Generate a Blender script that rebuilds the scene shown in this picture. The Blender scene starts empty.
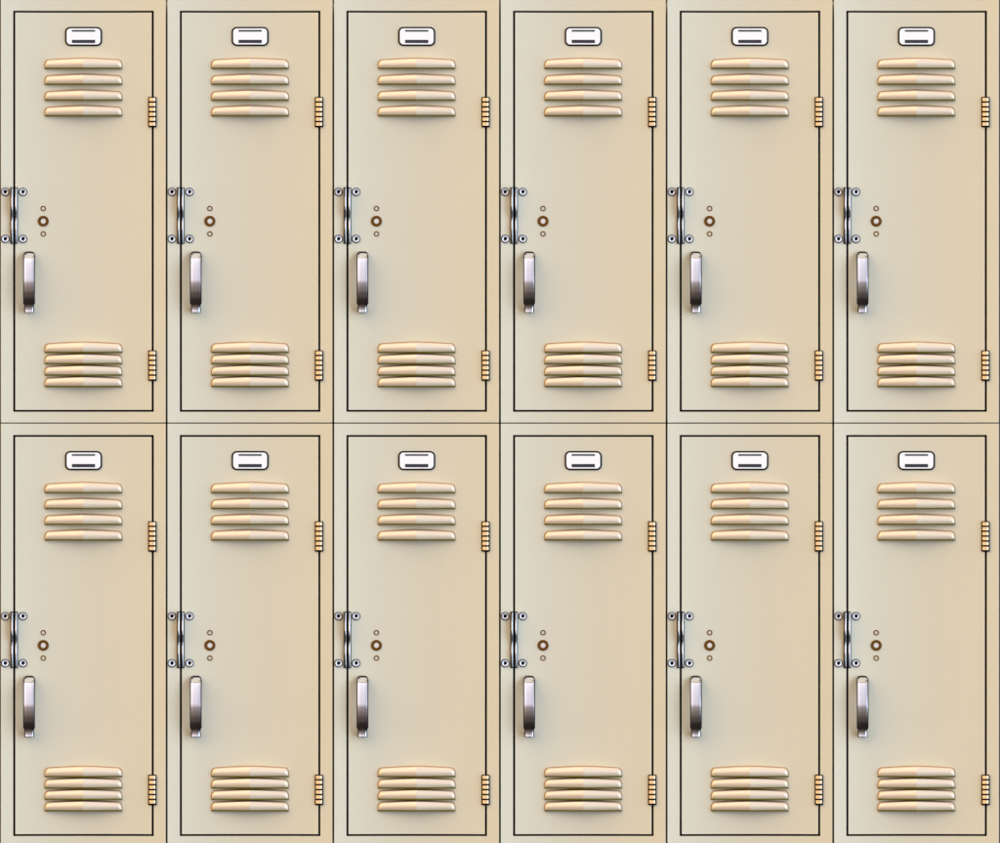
import bpy, math
R = math.radians
scn = bpy.context.scene
COL = scn.collection
S = 0.0018            # metres per unit (a locker is 166.6 units = 0.30 m wide)
PX, PY = 166.6, 424.1 # locker pitch
XC, HW, SAG = 83.4, 83.3, 8.5
BASE = 423.4

# ------------------------------------------------------------------ materials
def mat(name, col, metal=0.0, rough=0.5, mott=0.0, bump=0.0, scale=60, spec=0.5, bscale=900):
    m = bpy.data.materials.new(name); m.use_nodes = True
    nt = m.node_tree; b = nt.nodes['Principled BSDF']
    b.inputs['Base Color'].default_value = (*col, 1)
    b.inputs['Metallic'].default_value = metal
    b.inputs['Roughness'].default_value = rough
    b.inputs['Specular IOR Level'].default_value = spec
    tc = nt.nodes.new('ShaderNodeTexCoord')
    if mott:
        n = nt.nodes.new('ShaderNodeTexNoise'); n.inputs['Scale'].default_value = scale
        n.inputs['Detail'].default_value = 6
        nt.links.new(tc.outputs['Object'], n.inputs['Vector'])
        mx = nt.nodes.new('ShaderNodeMix'); mx.data_type = 'RGBA'
        mx.inputs[6].default_value = (*[c*(1-mott) for c in col], 1)
        mx.inputs[7].default_value = (*[min(1, c*(1+mott)) for c in col], 1)
        nt.links.new(n.outputs['Fac'], mx.inputs[0]); nt.links.new(mx.outputs[2], b.inputs['Base Color'])
    if bump:
        n2 = nt.nodes.new('ShaderNodeTexNoise'); n2.inputs['Scale'].default_value = bscale
        nt.links.new(tc.outputs['Object'], n2.inputs['Vector'])
        bp = nt.nodes.new('ShaderNodeBump'); bp.inputs['Strength'].default_value = bump
        bp.inputs['Distance'].default_value = 0.0004
        nt.links.new(n2.outputs['Fac'], bp.inputs['Height']); nt.links.new(bp.outputs['Normal'], b.inputs['Normal'])
    return m
PAINT  = mat('beige_enamel', (.715,.668,.508), .25, .42, .018, .05, 14)
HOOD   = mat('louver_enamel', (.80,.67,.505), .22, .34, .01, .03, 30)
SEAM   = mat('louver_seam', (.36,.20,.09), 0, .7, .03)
OLIVE  = mat('olive_lip', (.13,.105,.008), 0, .7, .05, spec=.1)
BLACK  = mat('black_trim_gap_shade', (.006,.005,.006), 0, .9, .1, spec=.05)
WHITE  = mat('white_card', (.92,.94,.96), 0, .6, .01)
SLOT   = mat('charcoal_slot', (.045,.042,.055), 0, .7, .05, spec=.1)
SLOT2  = mat('grey_slot', (.085,.08,.095), 0, .7, .05, spec=.1)
CHROME = mat('polished_steel', (.96,.93,.93), 1, .12, .02, .02)
CHROME2= mat('dull_steel', (.58,.55,.53), 1, .26, .02, .02)
RIVET  = mat('rivet_steel', (.7,.7,.74), .5, .4, .02)
CORE   = mat('pale_lock_core', (.72,.69,.64), .1, .5, .03)
DARKM  = mat('dark_steel_edge', (.03,.026,.028), .2, .5, .05, spec=.2)
BRONZE = mat('brown_bronze', (.13,.05,.002), 0, .8, .06, spec=.2)
BRONZE2= mat('light_bronze', (.17,.08,.015), 0, .5, .05, spec=.2)
BRASS  = mat('brass', (.95,.70,.42), .45, .42, .05, .03)
WALLM  = mat('wall_paint', (.05,.042,.045), 0, .8, .05)

# ------------------------------------------------------------------ helpers
def loc3(x, d, y):
    u = (x-XC)/HW
    return ((x-XC)*S, -(d + SAG*u*u)*S, (BASE-y)*S)
ORG = {}
def build(name, verts, faces, mats, parent, origin, mi=None, smooth=True, bevel=0, sharp=35, mod=None):
    """verts in (x, depth, y) units; origin likewise; ONE mesh object"""
    o3 = loc3(*origin)
    pts = [tuple(a-b for a, b in zip(loc3(*v), o3)) for v in verts]
    me = bpy.data.meshes.new(name); me.from_pydata(pts, [], faces)
    for m in mats: me.materials.append(m)
    if mi:
        for p, i in zip(me.polygons, mi): p.material_index = i
    import bmesh
    bm = bmesh.new(); bm.from_mesh(me); bmesh.ops.recalc_face_normals(bm, faces=bm.faces)
    for f in bm.faces: f.smooth = smooth
    for e in bm.edges:
        if len(e.link_faces) != 2 or e.calc_face_angle(0) > R(sharp): e.smooth = False
    bm.to_mesh(me); bm.free()
    o = bpy.data.objects.new(name, me); COL.objects.link(o)
    if parent is not None:
        o.parent = parent; po = ORG.get(parent.name, (0,0,0))
        o.location = tuple(a-b for a, b in zip(o3, po))
    ORG[o.name] = o3
    if bevel:
        b = o.modifiers.new('edge', 'BEVEL'); b.width = bevel*S; b.segments = 2; b.limit_method = 'ANGLE'; b.angle_limit = R(40)
    return o

class M:
    def __init__(s): s.v = []; s.f = []; s.m = []
    def add(s, vs, fs, m=0):
        b = len(s.v); s.v += vs; s.f += [tuple(b+i for i in f) for f in fs]; s.m += [m]*len(fs)
    def plate(s, xs, ys, skip, d0, d1, m=0):
        """grid sheet from depth d0 (back) to d1 (front) with cells skipped"""
        nx, ny = len(xs), len(ys); V = []
        for d in (d1, d0):
            for y in ys:
                for x in xs: V.append((x, d, y))
        on = lambda i, j: 0 <= i < nx-1 and 0 <= j < ny-1 and not skip(.5*(xs[i]+xs[i+1]), .5*(ys[j]+ys[j+1]))
        idx = lambda i, j, k: k*nx*ny + j*nx + i
        F = []
        for i in range(nx-1):
            for j in range(ny-1):
                if not on(i, j): continue
                F.append((idx(i,j,0), idx(i+1,j,0), idx(i+1,j+1,0), idx(i,j+1,0)))
                F.append((idx(i,j,1), idx(i,j+1,1), idx(i+1,j+1,1), idx(i+1,j,1)))
                if not on(i-1, j): F.append((idx(i,j,0), idx(i,j+1,0), idx(i,j+1,1), idx(i,j,1)))
                if not on(i+1, j): F.append((idx(i+1,j,0), idx(i+1,j,1), idx(i+1,j+1,1), idx(i+1,j+1,0)))
                if not on(i, j-1): F.append((idx(i,j,0), idx(i,j,1), idx(i+1,j,1), idx(i+1,j,0)))
                if not on(i, j+1): F.append((idx(i,j+1,0), idx(i+1,j+1,0), idx(i+1,j+1,1), idx(i,j+1,1)))
        used = sorted({a for f in F for a in f}); re = {a: k for k, a in enumerate(used)}
        s.add([V[a] for a in used], [tuple(re[a] for a in f) for f in F], m)
    def prism(s, poly, d0, d1, m=0):
        n = len(poly)
        V = [(x, d1, y) for x, y in poly] + [(x, d0, y) for x, y in poly]
        s.add(V, [tuple(range(n)), tuple(range(2*n-1, n-1, -1))] + [(i, i+n, (i+1) % n+n, (i+1) % n) for i in range(n)], m)
    def lathe(s, cx, cy, prof, ms, n=28):
        """prof: list of (radius, depth); closes at r=0"""
        for k in range(len(prof)-1):
            (r0, d0), (r1, d1) = prof[k], prof[k+1]
            ring = lambda r, d: [(cx+r*math.cos(2*math.pi*i/n), d, cy+r*math.sin(2*math.pi*i/n)) for i in range(n)]
            if r1 == 0:
                s.add(ring(r0, d0)+[(cx, d1, cy)], [(i, (i+1) % n, n) for i in range(n)], ms[k])
            else:
                s.add(ring(r0, d0)+ring(r1, d1), [(i, (i+1) % n, n+(i+1) % n, n+i) for i in range(n)], ms[k])
def rrect(x0, y0, x1, y1, r, n=6):
    P = []
    for cx, cy, a in ((x1-r, y0+r, -90), (x1-r, y1-r, 0), (x0+r, y1-r, 90), (x0+r, y0+r, 180)):
        for k in range(n+1):
            t = R(a+90*k/n); P.append((cx+r*math.cos(t), cy+r*math.sin(t)))
    return P
def lin(a, b, n): return [a+(b-a)*k/n for k in range(n+1)]

# ------------------------------------------------------------------ one locker
def make_locker():
    root = bpy.data.objects.new('locker', None); COL.objects.link(root)
    root.empty_display_size = .05
    # cabinet box behind the face
    m = M(); m.plate(lin(1.5, 165.3, 12), [.6, 422.1], lambda x, y: False, -235, -3.2)
    build('cabinet_body', m.v, m.f, [PAINT], root, (XC, -100, 422), smooth=True)
    # face frame with the door opening
    hx0, hx1, hy0, hy1 = 13.2, 153.85, 10.9, 411.85
    m = M(); m.plate(lin(1.0, hx0, 3)+lin(hx0, hx1, 24)[1:]+lin(hx1, 165.8, 3)[1:], [-.45, hy0, hy1, 422.6],
                     lambda x, y: hx0 < x < hx1 and hy0 < y < hy1, -3, 0)
    build('face_frame', m.v, m.f, [PAINT], root, (XC, 0, 422.8), bevel=.18)
    # black strip added in the gap round the door, its shade as colour
    m = M(); m.plate([12.8]+lin(15.8, 151.2, 24)+[154.2], [10.5, 13.5, 409.4, 412.2],
                     lambda x, y: 15.8 < x < 151.2 and 13.5 < y < 409.4, -2.7, -1.7)
    build('door_gap_shade', m.v, m.f, [BLACK], root, (XC, 0, 412))
    # door leaf
    m = M(); m.plate(lin(15.35, 151.7, 24), [12.8, 409.95], lambda x, y: False, -2.6, .1)
    door = build('door', m.v, m.f, [PAINT], root, (XC, 0, 410), bevel=.18)
    # louvers pressed out of the door: hood with a centre crease, narrow seam, olive lip
    def louver(yb):
        x0, x1, H = 45.2, 121.6, 9.7
        xc = .5*(x0+x1); hw = .5*(x1-x0)
        def top(u):
            a = abs(u); h = H-1.9*a**1.4
            e = (1-a)*hw                     # distance to the end, rounded shoulder
            if e < 4: h -= 4.6*(1-math.sqrt(max(0, 1-(1-e/4)**2)))
            return h
        us = [-1,-.992,-.98,-.96,-.935,-.9,-.8,-.65,-.5,-.35,-.2,-.08,-.012,0]
        us = us + [-a for a in us[-2::-1]]
        vs = [0,.02,.05,.08,.12]+lin(.2, 1, 10)
        pd = [0]
        for k in range(200): pd.append(pd[-1]+math.tan(R(50-82*((k+.5)/200)**.85))*H/200)
        def depth(u, v):
            a = abs(u); e = (1-a)*hw
            g = .25+.75*math.sqrt(max(0, 1-(1-min(1, e/4))**2))
            t = min(1, v/.12)
            return .35 + g*(1.0*t + pd[round(v*200)]) + CR*(1-a)*t*(2-t)
        CR = 7.6
        m = M(); V = []
        for v in vs:
            for u in us:
                V.append((xc+u*hw, depth(u, v), yb-1.0-top(u)*(1-v)))
        n = len(us)
        F = [(j*n+i, j*n+i+1, (j+1)*n+i+1, (j+1)*n+i) for j in range(len(vs)-1) for i in range(n-1)]
        m.add(V, F, 0)
        # underside closing the hood back to the door
        b = (len(vs)-1)*n
        m.add([V[b+i] for i in range(n)] + [(V[b+i][0], -.5, V[b+i][2]) for i in range(n)],
              [(i, n+i, n+i+1, i+1) for i in range(n-1)], 0)
        # seam sheet under the hood edge, half a unit wider
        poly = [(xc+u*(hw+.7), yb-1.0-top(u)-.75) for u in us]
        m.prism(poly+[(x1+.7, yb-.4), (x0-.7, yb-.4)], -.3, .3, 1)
        # lip strip following the hood's lower edge
        N = len(us); L = []
        for u in us:
            d = depth(u, 1)+.3
            L.append((xc+u*(hw+.35), d, yb-1.45))
        LL = L + [(a, d, yb) for a, d, _ in L] + [(a, -.4, yb) for a, d, _ in L] + [(a, -.4, yb-1.45) for a, d, _ in L]
        Fs = []
        for i in range(N-1):
            for k in range(4):
                k2 = (k+1) % 4; Fs.append((k*N+i, k2*N+i, k2*N+i+1, k*N+i+1))
        Fs += [(0, N, 2*N, 3*N), (N-1, 4*N-1, 3*N-1, 2*N-1)]
        m.add(LL, Fs, 2)
        build('louver', m.v, m.f, [HOOD, SEAM, OLIVE], door, (xc, 0, yb), mi=m.m, sharp=28)
    for yb in (69.1, 84.95, 100.8, 116.4, 352.95, 364.3, 375.75, 387.1): louver(yb)
    # name card holder
    m = M(); m.prism(rrect(65.0, 26.9, 102.0, 46.1, 5.2), 0, 1.2)
    h = build('card_holder', m.v, m.f, [BLACK], root, (83.5, 0, 46), bevel=.2)
    m = M(); m.prism(rrect(66.6, 28.5, 100.4, 44.5, 3.7), .8, 1.9)
    build('name_card', m.v, m.f, [WHITE], h, (83.5, 0, 44), bevel=.15)
    m = M(); m.prism(rrect(71.9, 30.0, 95.1, 31.8, .1, 1), 1.5, 2.15)
    build('card_slot', m.v, m.f, [SLOT2], h, (83.5, 0, 31))
    m = M(); m.prism(rrect(71.9, 39.9, 95.1, 43.1, .1, 1), 1.5, 2.15)
    build('card_slot', m.v, m.f, [SLOT], h, (83.5, 0, 43))
    # hinges
    for y0, y1 in ((97.0, 127.5), (350.3, 380.9)):
        m = M(); m.prism(rrect(148.2, y0, 156.5, y1, 1.0, 3), -1.5, 1.6)
        hg = build('hinge', m.v, m.f, [BLACK], root, (152.3, 0, y1))
        st = (y1-y0-1.1)/6
        for k in range(6):
            a, b = y0+1.1+st*k, y0+1.1+st*k+st-1.7
            V = []; n = 14
            for y in (a, b):
                for i in range(n+1):
                    t = math.pi*i/n
                    V.append((152.35-3.25*math.cos(t), 1.2+1.9*math.sin(t), y))
            F = [(i, i+1, n+2+i, n+1+i) for i in range(n)] + [tuple(range(n+1)), tuple(range(2*n+1, n, -1)), (0, n+1, 2*n+1, n)]
            build('knuckle', V, F, [BRASS], hg, (152.35, 1.2, b), sharp=40)
    # latch plate straddling the door gap, two steel bars with a slot between, four rivets
    m = M(); m.prism(rrect(10.5, 187.4, 18.0, 243.9, .6, 2), -.8, 1.2)
    lt = build('latch', m.v, m.f, [BLACK], root, (14.2, 0, 243))
    TB = [(188.3,-10),(194,-5),(200,5),(205,7),(208.5,-7),(212,-25),(217,-25),(220,-5),(223,7),(227,7),(232,-6),(238,-14),(243,-22)]
    def interp(T, y):
        for (a, va), (b, vb) in zip(T, T[1:]):
            if y <= b:
                t = (y-a)/(b-a); t = t*t*(3-2*t); return va+(vb-va)*t
        return T[-1][1]
    for xa, xb in ((11.45, 13.2), (15.4, 17.15)):
        ys = lin(188.3, 243.0, 110); V = []; n = 8
        dd = [0]
        for k in range(1, len(ys)): dd.append(dd[-1]+math.tan(R(interp(TB, ys[k])))*(ys[1]-ys[0]))
        off = 2.2-min(dd)
        for k, y in enumerate(ys):
            d = dd[k]+off
            for i in range(n+1):
                t = math.pi*i/n
                V.append((.5*(xa+xb)-.5*(xb-xa)*math.cos(t), d-.5+.5*math.sin(t), y))
        base = len(V)
        F = [(j*(n+1)+i, j*(n+1)+i+1, (j+1)*(n+1)+i+1, (j+1)*(n+1)+i) for j in range(len(ys)-1) for i in range(n)]
        # sides down to the plate
        for y, j in zip(ys, range(len(ys))): V += [(xa, .5, y), (xb, .5, y)]
        for j in range(len(ys)-1):
            F.append((j*(n+1), (j+1)*(n+1), base+2*(j+1), base+2*j)); F.append((j*(n+1)+n, base+2*j+1, base+2*(j+1)+1, (j+1)*(n+1)+n))
        F.append(tuple(range(n+1))+(base+1, base)); q = (len(ys)-1); F.append(tuple(q*(n+1)+i for i in range(n+1))+(base+2*q+1, base+2*q))
        build('bar', V, F, [CHROME2], lt, (.5*(xa+xb), 0, 243), sharp=50)
    for cx in (5.4, 23.0):
        for cy in (192.0, 239.0):
            m = M(); m.lathe(cx, cy, [(4.25,-.2),(4.2,.9),(3.5,1.1),(3.35,1.9),(2.7,2.0),(1.75,1.5),(1.6,1.2),(0,1.2)], [0,0,0,1,1,0,0])
            build('rivet', m.v, m.f, [BLACK, RIVET], lt, (cx, 0, cy), mi=m.m)
    # lock and its two eyelets
    m = M(); m.lathe(43.3, 221.2, [(5.5,-.2),(5.45,.9),(5.2,1.1),(2.95,1.1),(2.7,.9),(2.65,-.2)], [0]*5)
    lk = build('lock', m.v, m.f, [BRONZE], root, (43.3, 0, 221.2))
    m = M(); m.lathe(43.3, 221.2, [(2.72,.1),(2.7,.5),(2.3,.7),(0,.75)], [0]*3)
    build('core', m.v, m.f, [CORE], lk, (43.3, 0, 221.2))
    for cy in (208.5, 233.9):
        m = M(); m.lathe(43.3, cy, [(2.8,-.2),(2.75,.5),(2.3,.8),(1.65,.5),(1.6,-.2)], [0]*4)
        build('eyelet', m.v, m.f, [BRONZE2], root, (43.3, 0, cy))
    # pull handle: bowed strip
    TH = [(252.3,55),(255,53),(258.5,48),(261.5,28),(265,17),(270,10),(278,6),(281,1),(284,-2.5),(290,-6.5),(296,-12.5),(301,-20),(304,-26),(305.5,-14),(309,-3),(312.2,5)]
    ys = [252.0,252.3,252.7,253.3,254,255] + lin(256, 303.4, 60) + [303.9,304.4,304.9,305.4] + lin(306, 312.3, 10)
    def hw(y, grow=0):
        if y < 256.4: 
            t = (256.4-y)/4.4; w = 1.2+3.9*math.sqrt(max(0, 1-t*t))
        elif y < 303.4: w = 5.1
        elif y < 305.4: w = 5.1-1.1*(y-303.4)/2
        else: w = 4.0
        return w+grow
    ds = []; d = 2.2
    for k, y in enumerate(ys):
        if k: d += math.tan(R(min(66, interp(TH, y))))*(y-ys[k-1])
        ds.append(d)
    low = min(ds[-12:]); 
    if low < 2: ds = [a+(2-low) for a in ds]
    HX = 29.4
    V = []; F = []
    for y, d in zip(ys, ds):           # dark rim body
        yy = y + (.55 if y > 310 else (-.55 if y < 254 else 0)); w = hw(y, .8)
        V += [(HX-w, d-.45, yy), (HX+w, d-.45, yy), (HX+w, max(-.2, d-3.6), yy), (HX-w, max(-.2, d-3.6), yy)]
    for j in range(len(ys)-1):
        for k in range(4):
            k2 = (k+1) % 4; F.append((4*j+k, 4*j+k2, 4*j+4+k2, 4*j+4+k))
    F += [(0,1,2,3), tuple(4*(len(ys)-1)+k for k in (3,2,1,0))]
    # feet fixing the strip to the door
    m = M(); m.add(V, F, 0)
    m.prism(rrect(25.6, 252.6, 33.2, 257, 1.5, 3), -.3, ds[0]-.6, 0)
    m.prism(rrect(25.9, 306.5, 32.9, 312.3, .5, 2), -.3, min(ds[-8:])-.6, 0)
    hd = build('handle', m.v, m.f, [DARKM], root, (HX, 0, 312.8), sharp=40)
    V = []; F = []; n = 10
    for y, d in zip(ys, ds):
        w = hw(y, -.25)
        for i in range(n+1):
            q = -1+2*i/n; V.append((HX+w*q, d+.22*(1-q**4)-.25, y))
    for j in range(len(ys)-1):
        for i in range(n): F.append((j*(n+1)+i, j*(n+1)+i+1, (j+1)*(n+1)+i+1, (j+1)*(n+1)+i))
    nb = len(V)
    V += [(a, d-.45, y) for a, d, y in V]     # thickness
    F += [tuple(nb+i for i in f[::-1]) for f in F]
    w_ = n+1; q = len(ys)
    for j in range(q-1):
        for c in (0, n): F.append((j*w_+c, (j+1)*w_+c, nb+(j+1)*w_+c, nb+j*w_+c))
    for i in range(n):
        for j in (0, q-1): F.append((j*w_+i, j*w_+i+1, nb+j*w_+i+1, nb+j*w_+i))
    build('grip', V, F, [CHROME], hd, (HX, 0, 312.3), sharp=50)
    return root

def copy_tree(o, parent=None):
    c = o.copy(); COL.objects.link(c)
    if parent is not None: c.parent = parent
    for ch in list(o.children):
        copy_tree(ch, c)
    return c

proto = make_locker()
where = [['leftmost', 'second from the left', 'third from the left', 'third from the right', 'second from the right', 'rightmost'][c] for c in range(6)]
for r in range(2):
    for c in range(6):
        o = proto if (r, c) == (0, 0) else copy_tree(proto)
        # place: base centre of each locker
        o.location = ((.1+PX*c+XC-.1-500)*S, 0, (860-(PY*r+BASE))*S)
        w = where[c]
        row = ('upper', 'lower')[r]
        o['label'] = f'beige metal locker with closed door, {w} in the {row} row'
        o['category'] = 'locker'
        o['group'] = 'two-tier bank of beige lockers'

# wall the lockers stand against
me = bpy.data.meshes.new('wall')
y0 = 236*S+.004
vs = [(-4, y, z) for y in (y0, y0+.1) for z in (-.2, 3)] + [(4, y, z) for y in (y0, y0+.1) for z in (-.2, 3)]
me.from_pydata(vs, [], [(0,4,5,1),(2,3,7,6),(0,1,3,2),(4,6,7,5),(1,5,7,3),(0,2,6,4)])
me.materials.append(WALLM)
wl = bpy.data.objects.new('wall', me); COL.objects.link(wl); wl['kind'] = 'structure'

# ------------------------------------------------------------------ light
def sun(name, az, el, col, e, ang):
    """az: degrees to the right of the camera axis (seen from the lockers), el: elevation"""
    l = bpy.data.lights.new(name, 'SUN'); l.color = col; l.energy = e; l.angle = R(ang)
    o = bpy.data.objects.new(name, l); COL.objects.link(o)
    import mathutils
    d = mathutils.Vector((math.sin(R(az))*math.cos(R(el)), -math.cos(R(az))*math.cos(R(el)), math.sin(R(el))))
    o.rotation_euler = d.to_track_quat('Z', 'Y').to_euler()
    o.location = d*5
sun('warm_lamp', -62, 33, (1.0,.74,.36), 1.72, 70)
sun('cool_lamp',  64, 1, (.60,.78,1.0), 3.1, 70)
w = bpy.data.worlds.new('World'); scn.world = w; w.use_nodes = True
nt = w.node_tree; bg = nt.nodes['Background']
tc = nt.nodes.new('ShaderNodeTexCoord'); sp = nt.nodes.new('ShaderNodeSeparateXYZ')
nt.links.new(tc.outputs['Generated'], sp.inputs[0])
def ramp(sock, stops):
    mr = nt.nodes.new('ShaderNodeMapRange'); mr.inputs['From Min'].default_value = -1; mr.inputs['From Max'].default_value = 1
    nt.links.new(sock, mr.inputs['Value'])
    cr = nt.nodes.new('ShaderNodeValToRGB'); e = cr.color_ramp.elements
    e[0].position, e[0].color = (stops[0][0]+1)/2, (*stops[0][1], 1)
    e[1].position, e[1].color = (stops[-1][0]+1)/2, (*stops[-1][1], 1)
    for p, c in stops[1:-1]:
        n = e.new((p+1)/2); n.color = (*c, 1)
    nt.links.new(mr.outputs[0], cr.inputs[0]); return cr.outputs[0]
vert = ramp(sp.outputs['Z'], [(-1,(.02,.017,.012)),(-.6,(.035,.028,.02)),(-.3,(.17,.13,.105)),(-.08,(.48,.40,.36)),(.05,(1.16,1.08,1.17)),(.5,(1.33,1.27,1.33)),(1,(1.38,1.34,1.42))])
hor = ramp(sp.outputs['X'], [(-1,(.80,.55,.28)),(-.38,(1.38,1.2,.98)),(-.12,(1.02,.96,.92)),(.1,(1,.97,.97)),(.35,(.54,.57,.65)),(1,(.62,.72,.88))])
mx = nt.nodes.new('ShaderNodeMix'); mx.data_type = 'RGBA'; mx.blend_type = 'MULTIPLY'; mx.inputs[0].default_value = 1
nt.links.new(vert, mx.inputs[6]); nt.links.new(hor, mx.inputs[7]); nt.links.new(mx.outputs[2], bg.inputs['Color'])
bg.inputs['Strength'].default_value = .86

# ------------------------------------------------------------------ camera
cam = bpy.data.cameras.new('camera'); co = bpy.data.objects.new('camera', cam); COL.objects.link(co)
cam.sensor_width = 36; cam.lens = 600
co.location = (0, -30.0-.006, (860-421.5)*S); co.rotation_euler = (R(90), 0, 0)
cam.clip_end = 100
scn.camera = co
vs_ = scn.view_settings; vs_.view_transform = 'Standard'; vs_.look = 'None'; vs_.exposure = 0; vs_.gamma = 1
